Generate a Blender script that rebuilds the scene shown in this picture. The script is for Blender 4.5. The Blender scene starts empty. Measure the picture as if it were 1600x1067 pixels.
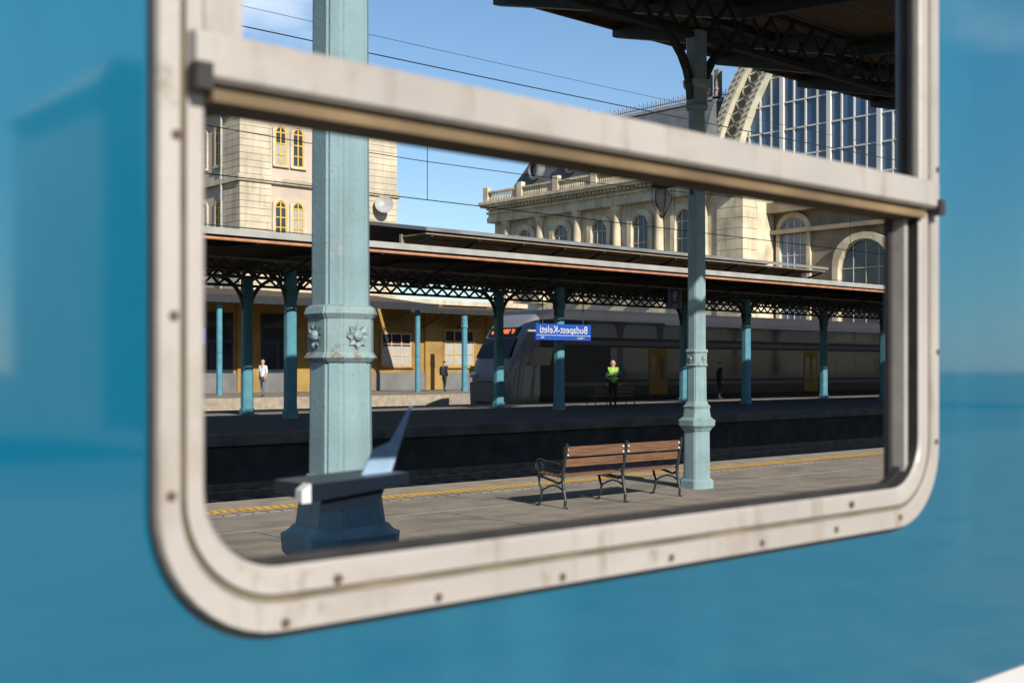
import bpy, bmesh, math, random
from mathutils import Vector
random.seed(4)
R = math.radians
sc = bpy.context.scene
COL = sc.collection

# ------------------------------------------------------------------ camera, sky, sun
cam_d = bpy.data.cameras.new('camera'); cam = bpy.data.objects.new('camera', cam_d); COL.objects.link(cam)
cam.location = (0, 0, 1.75)
cam.rotation_euler = (R(90), 0, R(-41.7))
cam_d.lens = 41.6; cam_d.sensor_width = 36; cam_d.shift_y = 0.0266
cam_d.clip_start = .05; cam_d.clip_end = 3000
cam_d.dof.use_dof = True; cam_d.dof.focus_distance = 20; cam_d.dof.aperture_fstop = 5.6
sc.camera = cam

SUN = Vector((.22, 1, -.53)).normalized()           # the way the light travels
w = bpy.data.worlds.new('World'); sc.world = w; w.use_nodes = True
nt = w.node_tree; bg = nt.nodes['Background']
sky = nt.nodes.new('ShaderNodeTexSky'); sky.sky_type = 'NISHITA'; sky.sun_disc = False
sky.sun_elevation = math.asin(-SUN.z); sky.sun_rotation = math.atan2(-SUN.x, -SUN.y)
sky.air_density = 1.1; sky.dust_density = .2; sky.ozone_density = 4
# thin scattered clouds all over the sky
tc = nt.nodes.new('ShaderNodeTexCoord'); mp = nt.nodes.new('ShaderNodeMapping'); mp.inputs['Scale'].default_value = (1, 1, 2.6)
mp.inputs['Location'].default_value = (.4, 0, 0)
nz = nt.nodes.new('ShaderNodeTexNoise'); nz.inputs['Scale'].default_value = 2.6; nz.inputs['Detail'].default_value = 7
rp = nt.nodes.new('ShaderNodeValToRGB'); rp.color_ramp.elements[0].position = .57; rp.color_ramp.elements[1].position = .80
mx = nt.nodes.new('ShaderNodeMixRGB'); mx.inputs['Color2'].default_value = (11, 11, 11.3, 1)
nt.links.new(tc.outputs['Generated'], mp.inputs[0]); nt.links.new(mp.outputs[0], nz.inputs['Vector'])
nt.links.new(nz.outputs['Fac'], rp.inputs[0]); nt.links.new(rp.outputs[0], mx.inputs['Fac'])
hs = nt.nodes.new('ShaderNodeHueSaturation'); hs.inputs['Saturation'].default_value = 1.02
nt.links.new(sky.outputs[0], hs.inputs['Color']); nt.links.new(hs.outputs[0], mx.inputs['Color1']); nt.links.new(mx.outputs[0], bg.inputs['Color'])
bg.inputs['Strength'].default_value = .085
sl = bpy.data.lights.new('sun', 'SUN'); sl.energy = 5.0; sl.angle = R(.5); sl.color = (1, .93, .82)
so = bpy.data.objects.new('sun', sl); COL.objects.link(so); so.rotation_euler = SUN.to_track_quat('-Z', 'Y').to_euler()
sc.view_settings.view_transform = 'Standard'; sc.view_settings.look = 'None'
sc.view_settings.exposure = 0.65; sc.view_settings.gamma = 1
sc.cycles.max_bounces = 6

# ------------------------------------------------------------------ materials
MATS = {}
def mat(name, col, rough=.7, var=.18, scale=4, bump=0, bscale=30, metal=0, spec=.4, coat=0, emit=0, stretch=None):
    if name in MATS: return MATS[name]
    m = bpy.data.materials.new(name); m.use_nodes = True; MATS[name] = m
    n = m.node_tree.nodes; l = m.node_tree.links; p = n['Principled BSDF']
    p.inputs['Roughness'].default_value = rough; p.inputs['Metallic'].default_value = metal
    p.inputs['Specular IOR Level'].default_value = spec; p.inputs['Coat Weight'].default_value = coat
    t = n.new('ShaderNodeTexCoord'); mpn = n.new('ShaderNodeMapping'); l.new(t.outputs['Object'], mpn.inputs[0])
    if stretch: mpn.inputs['Scale'].default_value = stretch
    a = n.new('ShaderNodeTexNoise'); a.inputs['Scale'].default_value = scale; a.inputs['Detail'].default_value = 6
    l.new(mpn.outputs[0], a.inputs['Vector'])
    r = n.new('ShaderNodeValToRGB'); r.color_ramp.elements[0].position = .3; r.color_ramp.elements[1].position = .7
    r.color_ramp.elements[0].color = tuple(c * (1 - var) for c in col) + (1,)
    r.color_ramp.elements[1].color = tuple(min(1, c * (1 + var)) for c in col) + (1,)
    l.new(a.outputs['Fac'], r.inputs[0]); l.new(r.outputs[0], p.inputs['Base Color'])
    if bump:
        b = n.new('ShaderNodeBump'); b.inputs['Strength'].default_value = bump; b.inputs['Distance'].default_value = .02
        a2 = n.new('ShaderNodeTexNoise'); a2.inputs['Scale'].default_value = bscale; a2.inputs['Detail'].default_value = 4
        l.new(mpn.outputs[0], a2.inputs['Vector']); l.new(a2.outputs['Fac'], b.inputs['Height']); l.new(b.outputs[0], p.inputs['Normal'])
    if emit:
        p.inputs['Emission Color'].default_value = tuple(col) + (1,); p.inputs['Emission Strength'].default_value = emit
    return m
def worn(name, col, under, rough=.5, amount=.62, scale=9, bump=.3):
    """paint with chips and stains of another colour"""
    m = mat(name, col, rough, .16, 3, bump, 40)
    n = m.node_tree.nodes; l = m.node_tree.links; p = n['Principled BSDF']
    src = p.inputs['Base Color'].links[0].from_socket
    a = n.new('ShaderNodeTexNoise'); a.inputs['Scale'].default_value = scale; a.inputs['Detail'].default_value = 10; a.inputs['Roughness'].default_value = .7
    r = n.new('ShaderNodeValToRGB'); r.color_ramp.elements[0].position = amount; r.color_ramp.elements[1].position = amount + .07
    x = n.new('ShaderNodeMixRGB'); x.inputs['Color2'].default_value = tuple(under) + (1,)
    t = n.new('ShaderNodeTexCoord'); l.new(t.outputs['Object'], a.inputs['Vector'])
    l.new(a.outputs['Fac'], r.inputs[0]); l.new(r.outputs[0], x.inputs['Fac']); l.new(src, x.inputs['Color1']); l.new(x.outputs[0], p.inputs['Base Color'])
    return m
M = {}
M['concrete'] = worn('concrete', (.21, .182, .148), (.145, .128, .106), .9, .55, .9, .25)
M['kerb'] = mat('kerb', (.25, .21, .16), .9, .25, 3, .4, 30)
M['yellow'] = worn('yellow_paint', (.62, .34, .04), (.34, .23, .10), .8, .55, 25)
M['asphalt'] = mat('asphalt', (.045, .045, .047), .9, .3, 2, .3, 60)  # island platform colour darkened to deepen its shade
M['edge_dark'] = mat('sooty_edge_stone', (.10, .09, .08), .9, .3, 2, .4, 30)  # kerb stone darkened to deepen the shade at the far edge
M['line_bed'] = worn('faded_line', (.30, .20, .07), (.21, .18, .14), .9, .5, 12)
M['ballast'] = mat('ballast', (.025, .023, .021), 1, .5, 9, 1, 25)
M['ground'] = mat('ground', (.10, .09, .08), 1, .3, .6)
M['rail'] = mat('rail_steel', (.16, .12, .10), .4, .3, 6, metal=.7)
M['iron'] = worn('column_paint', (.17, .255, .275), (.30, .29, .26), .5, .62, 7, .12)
M['iron_far'] = worn('column_paint_far', (.06, .19, .25), (.14, .2, .22), .55, .68, 3, .1)  # column paint darkened to deepen the shade across the tracks
M['iron_rust'] = worn('ring_paint', (.17, .24, .25), (.16, .11, .07), .6, .57, 12, .15)
M['dark_iron'] = mat('dark_iron', (.025, .028, .03), .5, .3, 8, .2, 40, metal=.3)
M['black_iron'] = mat('bench_iron', (.03, .034, .038), .42, .3, 10, .2, 60, metal=.4)
M['wood'] = mat('bench_wood', (.115, .055, .027), .55, .55, 3, .35, 50, stretch=(1.2, 30, 30))
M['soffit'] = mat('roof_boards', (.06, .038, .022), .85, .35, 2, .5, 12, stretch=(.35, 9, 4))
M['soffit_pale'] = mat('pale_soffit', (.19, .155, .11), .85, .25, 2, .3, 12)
M['roof_metal'] = mat('roof_metal', (.15, .155, .155), .5, .25, 1.2, .15, 8)
M['gutter'] = mat('gutter_white', (.27, .27, .26), .5, .18, 1.5)
M['copper'] = mat('rust_pipe', (.34, .16, .09), .6, .3, 3)
M['cream'] = mat('cream_stucco', (.40, .35, .265), .9, .22, .6, .2, 6)
M['pink'] = mat('pink_stucco', (.38, .315, .255), .9, .12, .6, .2, 6)
M['yellow_wall'] = mat('yellow_stucco', (.24, .15, .045), .9, .3, .6, .2, 6)
M['stone'] = mat('hall_stone', (.49, .42, .30), .9, .3, .5, .25, 4)
M['stone_dark'] = mat('sooty_stone', (.22, .18, .13), .9, .25, .5, .25, 4)
M['slate'] = mat('slate_roof', (.085, .09, .10), .6, .25, 1, .5, 5)
M['cresting'] = mat('cresting', (.16, .10, .09), .6, .3, 3)
M['glass_dark'] = mat('window_glass', (.025, .03, .04), .06, .4, .7, spec=.7)
M['glass_blue'] = mat('hall_glass', (.05, .10, .18), .10, .35, .15, spec=.7)
M['win_yellow'] = mat('yellow_window_wood', (.52, .33, .06), .6, .15, 3)
M['win_pink'] = mat('pink_window_wood', (.50, .30, .22), .6, .15, 3)
M['win_brown'] = mat('brown_window_wood', (.45, .27, .08), .6, .15, 3)
M['steel_cream'] = mat('cream_steel', (.50, .47, .36), .6, .12, 1, .15, 6)
M['blind'] = mat('blind', (.28, .275, .25), .8, .1, 2)
M['plinth'] = mat('grey_plinth', (.12, .12, .12), .9, .2, 1)
M['white'] = mat('white_paint', (.5, .5, .49), .5, .06, 2)
M['sign_blue'] = mat('sign_blue', (.008, .055, .30), .45, .08, 3)
M['sign_navy'] = mat('sign_navy', (.02, .045, .13), .45, .08, 3)
M['lamp_glass'] = mat('lamp_glass', (.30, .27, .26), .25, .12, 6)
M['t_body'] = mat('train_grey', (.022, .022, .026), .5, .1, 1)  # train colours darkened to deepen the shade under the canopy
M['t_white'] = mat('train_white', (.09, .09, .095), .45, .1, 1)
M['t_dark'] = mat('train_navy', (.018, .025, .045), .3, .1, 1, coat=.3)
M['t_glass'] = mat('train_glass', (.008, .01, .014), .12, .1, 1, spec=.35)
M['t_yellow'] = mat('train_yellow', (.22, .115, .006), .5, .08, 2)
M['t_under'] = mat('train_underframe', (.03, .03, .03), .8, .3, 4)
M['led'] = mat('led_text', (1, .16, .04), .5, 0, 1, emit=1.2)
M['tail'] = mat('headlamp', (.6, .6, .62), .15, .05, 3)
M['frame'] = worn('window_aluminium', (.29, .268, .248), (.17, .14, .105), .42, .6, 4, .06)
M['frame_grime'] = mat('frame_grime', (.14, .115, .08), .7, .4, 9)
M['frame_brown'] = mat('rail_underside', (.13, .09, .045), .6, .45, 6)
M['rubber'] = mat('rubber', (.02, .018, .018), .7, .3, 20)
M['screw'] = mat('rusty_screw', (.08, .05, .035), .6, .4, 60)
M['paint'] = mat('coach_blue', (.0, .078, .142), .3, .07, .9, .22, 1.3, spec=.1, coat=1)
M['paint'].node_tree.nodes['Principled BSDF'].inputs['Coat IOR'].default_value = 1.95
M['paint'].node_tree.nodes['Principled BSDF'].inputs['Coat Roughness'].default_value = .05
def streaks(m, layers):
    n = m.node_tree.nodes; l = m.node_tree.links; p = n['Principled BSDF']; src = p.inputs['Base Color'].links[0].from_socket
    t = n.new('ShaderNodeTexCoord'); out = src
    for sc_, st, lo, hi, colr, amt in layers:
        mpn = n.new('ShaderNodeMapping'); mpn.inputs['Scale'].default_value = st; a = n.new('ShaderNodeTexNoise'); a.inputs['Scale'].default_value = sc_; a.inputs['Detail'].default_value = 8
        r = n.new('ShaderNodeMapRange'); r.inputs['From Min'].default_value = lo; r.inputs['From Max'].default_value = hi; r.inputs['To Max'].default_value = amt
        x = n.new('ShaderNodeMixRGB'); x.inputs['Color2'].default_value = tuple(colr)+(1,)
        l.new(t.outputs['Object'], mpn.inputs[0]); l.new(mpn.outputs[0], a.inputs['Vector']); l.new(a.outputs['Fac'], r.inputs['Value']); l.new(r.outputs[0], x.inputs['Fac']); l.new(out, x.inputs['Color1']); out = x.outputs[0]
    l.new(out, p.inputs['Base Color'])
streaks(M['paint'], ((2.2, (2.5,1,.5), .5, .8, (.01,.13,.20), .5), (90, (1,1,1), .66, .72, (.02,.05,.07), .5)))
streaks(M['concrete'], ((14, (1,1,1), .68, .71, (.05,.045,.04), .75), (.7, (1,2.5,1), .5, .62, (.13,.115,.095), .7), (60, (1,1,1), .6, .75, (.30,.27,.23), .5)))
streaks(M['frame'], ((30, (1,1,.2), .55, .8, (.13,.10,.06), .6), (7, (1,1,1), .55, .75, (.20,.165,.12), .7)))
streaks(M['cream'], ((1.5, (2,2,.25), .5, .75, (.20,.17,.13), .6),)); streaks(M['stone'], ((1.2, (2,2,.2), .5, .75, (.22,.18,.13), .65),))
streaks(M['iron'], ((2, (5,5,.4), .5, .75, (.12,.17,.18), .6), (45, (1,1,1), .66, .7, (.20,.13,.08), .8)))
M['stripe'] = mat('stripe_white', (.42, .42, .42), .4, .04, 2, coat=.6)
pm = bpy.data.materials.new('clear_pane'); pm.use_nodes = True; n_ = pm.node_tree.nodes; n_.clear()  # panes left clear; the reflected station is geometry built beyond them
t_ = n_.new('ShaderNodeBsdfTransparent'); t_.inputs[0].default_value = (.97, .98, .98, 1); o_ = n_.new('ShaderNodeOutputMaterial')
pm.node_tree.links.new(t_.outputs[0], o_.inputs['Surface']); M['pane'] = pm

# ------------------------------------------------------------------ mesh helpers
class MB:
    def __init__(s): s.v = []; s.f = []; s.mi = []; s.m = 0
    def add(s, vs, fs):
        o = len(s.v); s.v += [tuple(v) for v in vs]; s.f += [[o + i for i in f] for f in fs]; s.mi += [s.m] * len(fs); return s
    def box(s, a, b):
        x0, y0, z0 = a; x1, y1, z1 = b
        return s.add([(x0,y0,z0),(x1,y0,z0),(x1,y1,z0),(x0,y1,z0),(x0,y0,z1),(x1,y0,z1),(x1,y1,z1),(x0,y1,z1)],
                     [(0,3,2,1),(4,5,6,7),(0,1,5,4),(1,2,6,5),(2,3,7,6),(3,0,4,7)])
    def cbox(s, c, d): return s.box([c[i]-d[i]/2 for i in range(3)], [c[i]+d[i]/2 for i in range(3)])
    def bar(s, p, q, wd, hd=None, up=(0,0,1)):
        p = Vector(p); q = Vector(q); hd = hd or wd; d = (q-p).normalized(); u = Vector(up)
        if abs(d.dot(u)) > .99: u = Vector((0,1,0))
        a = d.cross(u).normalized()*wd/2; b = a.cross(d).normalized()*hd/2
        return s.add([p-a-b,p+a-b,p+a+b,p-a+b,q-a-b,q+a-b,q+a+b,q-a+b],[(0,1,2,3),(7,6,5,4),(0,4,5,1),(1,5,6,2),(2,6,7,3),(3,7,4,0)])
    def tube(s, pts, r, n=8):
        pts = [Vector(p) for p in pts]; rs = r if isinstance(r, (list, tuple)) else [r]*len(pts); rings = []
        for i, p in enumerate(pts):
            d = (pts[min(i+1,len(pts)-1)]-pts[max(i-1,0)]).normalized(); u = Vector((0,0,1)) if abs(d.z) < .95 else Vector((1,0,0))
            a = d.cross(u).normalized(); b = a.cross(d)
            rings.append([p+a*rs[i]*math.cos(2*math.pi*k/n)+b*rs[i]*math.sin(2*math.pi*k/n) for k in range(n)])
        return s.loft(rings, True, True)
    def loft(s, rings, closed=True, caps=False):
        n = len(rings[0]); vs = [v for r in rings for v in r]; fs = []
        for i in range(len(rings)-1):
            for k in range(n if closed else n-1):
                fs.append((i*n+k, i*n+(k+1)%n, (i+1)*n+(k+1)%n, (i+1)*n+k))
        if caps: fs.append(tuple(range(n))[::-1]); fs.append(tuple((len(rings)-1)*n+k for k in range(n)))
        return s.add(vs, fs)
    def lathe(s, c, prof, n=16):
        return s.loft([[(c[0]+r*math.cos(2*math.pi*k/n), c[1]+r*math.sin(2*math.pi*k/n), c[2]+z) for k in range(n)] for r, z in prof], True, True)
    def extr(s, pts, vec):
        """closed outline (list of 3D points) pushed along vec"""
        v = Vector(vec); return s.loft([[Vector(p) for p in pts], [Vector(p)+v for p in pts]], True, True)
    def build(s, name, m, root=None, parent=None, smooth=False):
        base = Vector(root.location) if root is not None else Vector((0,0,0))
        me = bpy.data.meshes.new(name); me.from_pydata([tuple(Vector(v)-base) for v in s.v], [], s.f)
        ms = m if isinstance(m, (list, tuple)) else [m]
        for q in ms: me.materials.append(M[q] if isinstance(q, str) else q)
        for p, i in zip(me.polygons, s.mi): p.material_index = i
        bm = bmesh.new(); bm.from_mesh(me); bmesh.ops.recalc_face_normals(bm, faces=bm.faces); bm.to_mesh(me); bm.free()
        if smooth:
            for p in me.polygons: p.use_smooth = True
            me.set_sharp_from_angle(angle=R(38))
        o = bpy.data.objects.new(name, me); COL.objects.link(o)
        par = parent if parent is not None else root
        if par is not None: o.parent = par
        return o
def tag(o, label, cat, group=None):
    o['label'] = label; o['category'] = cat
    if group: o['group'] = group
    return o
def thing(name, label, cat, loc=(0,0,0), group=None):
    o = bpy.data.objects.new(name, None); COL.objects.link(o); o.location = loc; return tag(o, label, cat, group)
def struct(o): o['kind'] = 'structure'; return o
def copy_tree(o, loc, parent=None, label=None):
    c = o.copy(); COL.objects.link(c)
    if parent is not None: c.parent = parent
    else: c.location = loc
    if label: c['label'] = label
    for ch in list(o.children): copy_tree(ch, None, c)
    return c
def text_on(txt, size, o, u, up, m, root, parent, name='lettering', flip=True, thick=.004):
    """flat lettering lying in the plane (u, up) at o, turned left-right like the writing seen in the glass"""
    cu = bpy.data.curves.new(name, 'FONT'); cu.body = txt; cu.size = size; cu.align_x = 'CENTER'; cu.align_y = 'CENTER'; cu.extrude = thick
    tmp = bpy.data.objects.new('tmp', cu); COL.objects.link(tmp); bpy.context.view_layer.update()
    me = bpy.data.meshes.new_from_object(tmp.evaluated_get(bpy.context.evaluated_depsgraph_get())); bpy.data.objects.remove(tmp)
    u = Vector(u); up = Vector(up); nrm = u.cross(up); b = Vector(root.location); s = -1 if flip else 1
    for v in me.vertices: v.co = Vector(o) - b + u*v.co.x*s + up*v.co.y + nrm*v.co.z
    me.materials.clear(); me.materials.append(M[m]); ob = bpy.data.objects.new(name, me); COL.objects.link(ob); ob.parent = parent; return ob

# ------------------------------------------------------------------ ground, platforms, tracks
g = MB().box((-600,-600,-1.4), (900,900,-1.0)).build('ground', 'ground'); struct(g)
# mirror image of the platform, built as geometry behind the clear panes
p1 = struct(MB().box((-30,3.95,-.9), (130,13.95,-.055)).build('platform', 'concrete'))
slab = None
for i in range(24):
    for j in range(5):
        x = -4 + i*2.6; y = 4.0 + j*2.48
        if j > 2: continue
        if slab is None:
            slab = MB().box((0,0,-.05), (2.57,2.455,0)).build('paving_slab', 'concrete', None, p1); o = slab
        else: o = slab.copy(); COL.objects.link(o)
        o.location = (x, y, 0)
MB().box((58.6,4.0,-.05), (129,11.4,0)).build('paving', 'concrete', None, p1)
MB().box((-30,11.45,-.05), (130,12.75,0)).build('paving', 'concrete', None, p1)
tl = MB()
for i in range(300): tl.box((-4+i*.2, 12.77, -.02), (-4+i*.2+.17, 12.99, .006))
t = tl.build('tactile_strip', 'concrete', None, p1); t['kind'] = 'stuff'
yl = MB()
for i in range(640):                                     # a twisted-looking yellow line of small slanted bars
    x = -4 + i*.12; yl.add([(x,13.02,.008),(x+.085,13.02,.008),(x+.165,13.3,.008),(x+.08,13.3,.008)],[(0,1,2,3)])
y_ = yl.build('warning_line', 'yellow', None, p1); y_['kind'] = 'stuff'
MB().box((-30,13.02,-.05), (130,13.3,.004)).build('line_bed', 'line_bed', None, p1)
MB().box((-30,13.32,-.06), (130,14.15,0)).build('edge_stone', 'kerb', None, p1)
# the platform on the near side of the coach
p0 = struct(MB().box((-60,-14,-.9), (100,.75,0)).build('boarding_platform', 'concrete'))
# platform across the tracks
p2 = struct(MB().box((-30,23.9,-.9), (130,37.4,.3)).build('island_platform', 'asphalt'))
MB().box((-30,32.6,.3),(130,34.6,.304)).build('paved_strip', 'concrete', None, p2)
MB().box((-30,23.6,.05), (130,23.9,.302)).build('edge_stone', 'edge_dark', None, p2)
p3 = struct(MB().box((-10,49.2,-1), (39.2,75,.4)).build('station_forecourt', 'concrete'))
MB().box((-10,49,-.6), (39.2,49.2,.404)).build('edge_wall', 'kerb', None, p3)
fc = struct(MB().box((39.2,50.5,-1), (85,75,.38)).build('forecourt_apron', 'concrete'))
for k, ty in enumerate((16.6, 20.9, 39.9)):
    bed = struct(MB().box((-30,ty-2,-1), (130,ty+2,-.75)).build('ballast_bed', 'ballast'))
    for s in (-.7175, .7175):
        MB().box((-30,ty+s-.035,-.68),(130,ty+s+.035,-.56)).build('rail', 'rail', None, bed)
    sm = MB()
    for i in range(90): sm.box((-4+i*.65,ty-1.25,-.78),(-4+i*.65+.25,ty+1.25,-.68))
    q = sm.build('sleepers', 'plinth', None, bed); q['kind'] = 'stuff'

# ------------------------------------------------------------------ cast-iron columns
def octa(cx, cy, z, a, ch=.42, notch=.0):
    """eight-sided outline, half width a, chamfer share ch, small notches at the edges"""
    c = a*(1-ch); pts = []
    base = [(a,-c),(a,c),(c,a),(-c,a),(-a,c),(-a,-c),(-c,-a),(c,-a)]
    for i, p in enumerate(base):
        if notch:
            pv = Vector(base[i-1]); nx = Vector(base[(i+1) % 8]); v = Vector(p)
            d1 = (pv-v).normalized()*notch; d2 = (nx-v).normalized()*notch; inn = -v.normalized()*notch*.8
            for q in (v+d1, v+inn, v+d2): pts.append((cx+q.x, cy+q.y, z))
        else: pts.append((cx+p[0], cy+p[1], z))
    return pts
def column(name, label, x, y, z0, top, paint, rings=True, group=None, scale=1, plain=False, bracket=True):
    r = thing(name, label, 'column', (x,y,z0), group); S = scale
    def st(lst, nm, m, notch=.008, parent=None):
        return MB().loft([octa(x, y, z0+z, a*S, notch=notch*S) for z, a in lst], True, True).build(nm, m, r, parent)
    if plain:
        st([(0,.21),(.2,.21),(.22,.185)], 'base', paint); st([(.22,.178),(top-.75,.168)], 'shaft', paint, .012); st([(top-.75,.18),(top-.68,.22),(top-.6,.19),(top,.17)], 'capital', paint)
    else:
        st([(0,.215),(.11,.215),(.14,.19)], 'base', paint)
        st([(.14,.17),(.84,.165)], 'pedestal', paint, .012)
        st([(.84,.175),(.88,.195),(.92,.232),(1.0,.238),(1.01,.215),(1.04,.19)], 'pedestal_cap', paint)
        st([(1.04,.18),(1.16,.165),(1.2,.178),(1.23,.15),(1.27,.134)], 'neck', 'iron_rust' if rings else paint)
        st([(1.27,.128),(1.78,.123)], 'lower_shaft', paint, .012)
        rg = st([(1.78,.13),(1.8,.147),(1.82,.135),(1.825,.131),(1.975,.131),(1.98,.135),(2.0,.147),(2.03,.138),(2.04,.12)], 'ring', 'iron_rust' if rings else paint)
        if rings:
            for dx, dy in ((0,-1),(-1,0),(1,0),(0,1)):
                m = MB(); c = Vector((x+dx*.131*S, y+dy*.131*S, z0+1.9)); u = Vector((-dy,dx,0)); n = Vector((dx,dy,0))
                for k in range(8):
                    a = 2*math.pi*k/8; d = u*math.cos(a)+Vector((0,0,1))*math.sin(a); e = u*-math.sin(a)+Vector((0,0,1))*math.cos(a)
                    m.add([c+d*.012, c+d*.04+e*.017+n*.014, c+d*.062+n*.008, c+d*.04-e*.017+n*.014],[(0,1,2,3)])
                m.loft([[c+(u*math.cos(2*math.pi*k/8)+Vector((0,0,1))*math.sin(2*math.pi*k/8))*rr+n*hh for k in range(8)] for rr,hh in ((.026,0),(.024,.018),(.012,.026))], True, True)
                m.build('rosette', 'iron_rust', r, rg)
        st([(2.04,.117),(top-1.15,.105)], 'shaft', paint, .012)
        st([(top-1.15,.13),(top-1.1,.15),(top-1.05,.135),(top-.85,.14),(top-.8,.17),(top-.72,.18),(top-.7,.13),(top,.13)], 'capital', paint)
    if not bracket: return r
    m = MB()
    for s in (-1,1):                                     # curved brackets up to the girder
        pts = [(x+s*(.13+1.0*(1-math.cos(a))), y, z0+top-1.0+1.0*math.sin(a)) for a in [math.pi/2*k/7 for k in range(8)]]
        for p, q in zip(pts, pts[1:]): m.bar(p, q, .09, .1, (0,1,0))
    m.build('bracket', 'dark_iron', r)
    return r
column('iron_column', 'tall pale blue cast-iron column with flaking paint and dark shaded pedestal', 3.04, 4.6, 0, 6.7, 'iron')
column('iron_column', 'pale blue cast-iron column on sunlit pedestal right beside the bench', 13.62, 11.2, 0, 6.7, 'iron')
for x in (24.2, 34.8, 45.4, 56.0, 66.6):
    column('iron_column', 'blue iron column carrying the canopy further along the bench platform', x, 11.2, 0, 6.7, 'iron', False, 'canopy columns further along the bench platform')
for y, nm in ((30.0, 'front'), (33.2, 'rear')):
    for k, ratio in enumerate((.603,.965,1.322,1.674,2.03) if nm == 'front' else (.556,.871,1.19,1.508,1.83)):
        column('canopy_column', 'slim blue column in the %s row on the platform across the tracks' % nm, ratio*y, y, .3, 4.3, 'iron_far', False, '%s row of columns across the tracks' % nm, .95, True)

def lattice(m, x0, x1, y, z0, z1, step, bw=.05):
    n = int((x1-x0)/step); m.box((x0,y-.06,z0-.05),(x1,y+.06,z0+.03)); m.box((x0,y-.06,z1-.03),(x1,y+.06,z1+.05))
    for i in range(n):
        a = x0+i*step; b = a+step
        m.bar((a,y-.02,z0+.03),(b,y-.02,z1-.03),bw,.03,(0,1,0)); m.bar((a,y+.02,z1-.03),(b,y+.02,z0+.03),bw,.03,(0,1,0))

# ------------------------------------------------------------------ canopy over the bench platform
c1 = thing('platform_canopy', 'dark timber-lined canopy with lattice girder above the bench platform', 'canopy', (30,11.2,6.7))
def roof_z(y): return 6.75+(y-4.2)*.1 if y < 11.2 else 7.45+(y-11.2)*.262
prof = [(4.2,roof_z(4.2)),(11.2,7.45),(16.8,roof_z(16.8))]
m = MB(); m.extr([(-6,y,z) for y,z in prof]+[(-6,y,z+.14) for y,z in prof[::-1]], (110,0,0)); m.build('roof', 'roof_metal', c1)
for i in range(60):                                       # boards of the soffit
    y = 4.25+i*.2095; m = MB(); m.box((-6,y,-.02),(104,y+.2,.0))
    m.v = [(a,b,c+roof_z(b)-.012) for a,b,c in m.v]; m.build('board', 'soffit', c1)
for i in range(34):                                       # rafters, ends hanging below the eaves
    x = -5+i*3.27; m = MB()
    pts = [(x,y,roof_z(y)-.03) for y in (4.1,11.2,16.95)]
    low = [(x,16.95,roof_z(16.95)-.33),(x,15.6,roof_z(15.6)-.33),(x,11.2,7.1),(x,4.1,roof_z(4.1)-.3)]
    m.extr(pts+low, (.16,0,0)); m.build('rafter', 'dark_iron', c1)
m = MB(); lattice(m, -6, 104, 11.2, 6.65, 7.3, .55, .06); m.build('lattice_girder', 'dark_iron', c1)
m = MB(); lattice(m, -6, 104, 4.6, 6.1, 6.62, .55, .06); m.build('lattice_girder', 'dark_iron', c1)
for y in (6.9, 9.1, 13.0, 14.9):
    MB().box((-6,y-.06,roof_z(y)-.2),(104,y+.06,roof_z(y)-.035)).build('purlin', 'dark_iron', c1)
MB().bar((-6,16.86,roof_z(16.86)-.06),(104,16.86,roof_z(16.86)-.06),.1,.24).build('fascia', 'soffit', c1)
# lamp on a bracket
lp = thing('globe_lamp', 'round frosted globe lamp hanging on an iron bracket from the column', 'lamp', (12.85,11.2,4.0))
MB().lathe((12.85,11.2,4.17), [(.015,-.17),(.04,-.14),(.09,-.105),(.13,-.03),(.135,.04),(.115,.1),(.08,.14)], 18).build('globe', 'lamp_glass', lp, smooth=True)
MB().lathe((12.85,11.2,4.33), [(.10,0),(.17,.02),(.16,.07),(.06,.12),(.03,.22)], 14).build('cap', 'dark_iron', lp)
MB().tube([(13.5,11.2,4.3)]+[(13.18+.33*math.cos(a),11.2,4.55+.3*math.sin(a)) for a in [math.pi*k/8 for k in range(9)]], .018).build('arm', 'dark_iron', lp)
m = MB()
for k in range(6):
    a = math.pi*k/3; m.tube([(12.85+.142*math.cos(a)*s,11.2+.142*math.sin(a)*s,4.17+z) for s,z in ((.95,.13),(1.03,.04),(.95,-.05),(.6,-.15),(.1,-.27))], .006, 5)
m.build('cage', 'dark_iron', lp)

# ------------------------------------------------------------------ canopy across the tracks
c2 = thing('far_canopy', 'long dark platform canopy with white gutter across the tracks', 'canopy', (40,31.6,4.6))
def rz2(y): return 5.12-(y-27)*.012
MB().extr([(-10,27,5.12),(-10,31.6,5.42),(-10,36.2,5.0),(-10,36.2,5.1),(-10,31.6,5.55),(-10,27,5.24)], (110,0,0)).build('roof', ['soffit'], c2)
MB().box((-10,26.86,5.1),(100,27.02,5.27)).build('gutter', 'gutter', c2)
MB().tube([(-10,26.93,5.0),(100,26.93,5.0)], .045).build('pipe', 'copper', c2)
MB().tube([(-10,28.6,4.72),(100,28.6,4.72)], .03).build('pipe', 'soffit_pale', c2)  # pale pipe imitating a purlin edge that catches the sun
for i in range(22):
    x = -6+i*4.7; m = MB(); m.bar((x,26.95,5.02),(x+.1,29.8,4.35),.05); m.build('strut', 'dark_iron', c2)
for y in (30.0, 33.2):
    m = MB(); lattice(m, -10, 100, y, 4.35, 4.85, .5, .07); m.build('lattice_girder', 'dark_iron', c2)
for i in range(28):
    x = -8+i*3.9; m = MB(); m.bar((x,27.1,5.0),(x,31.6,5.3),.1,.16); m.bar((x,31.6,5.3),(x,36.1,4.93),.1,.16); m.build('rafter', 'dark_iron', c2)
rr = thing('raised_roof', 'raised pale-soffited roof section sitting on the far canopy', 'roof', (32,30,5.5))
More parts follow.
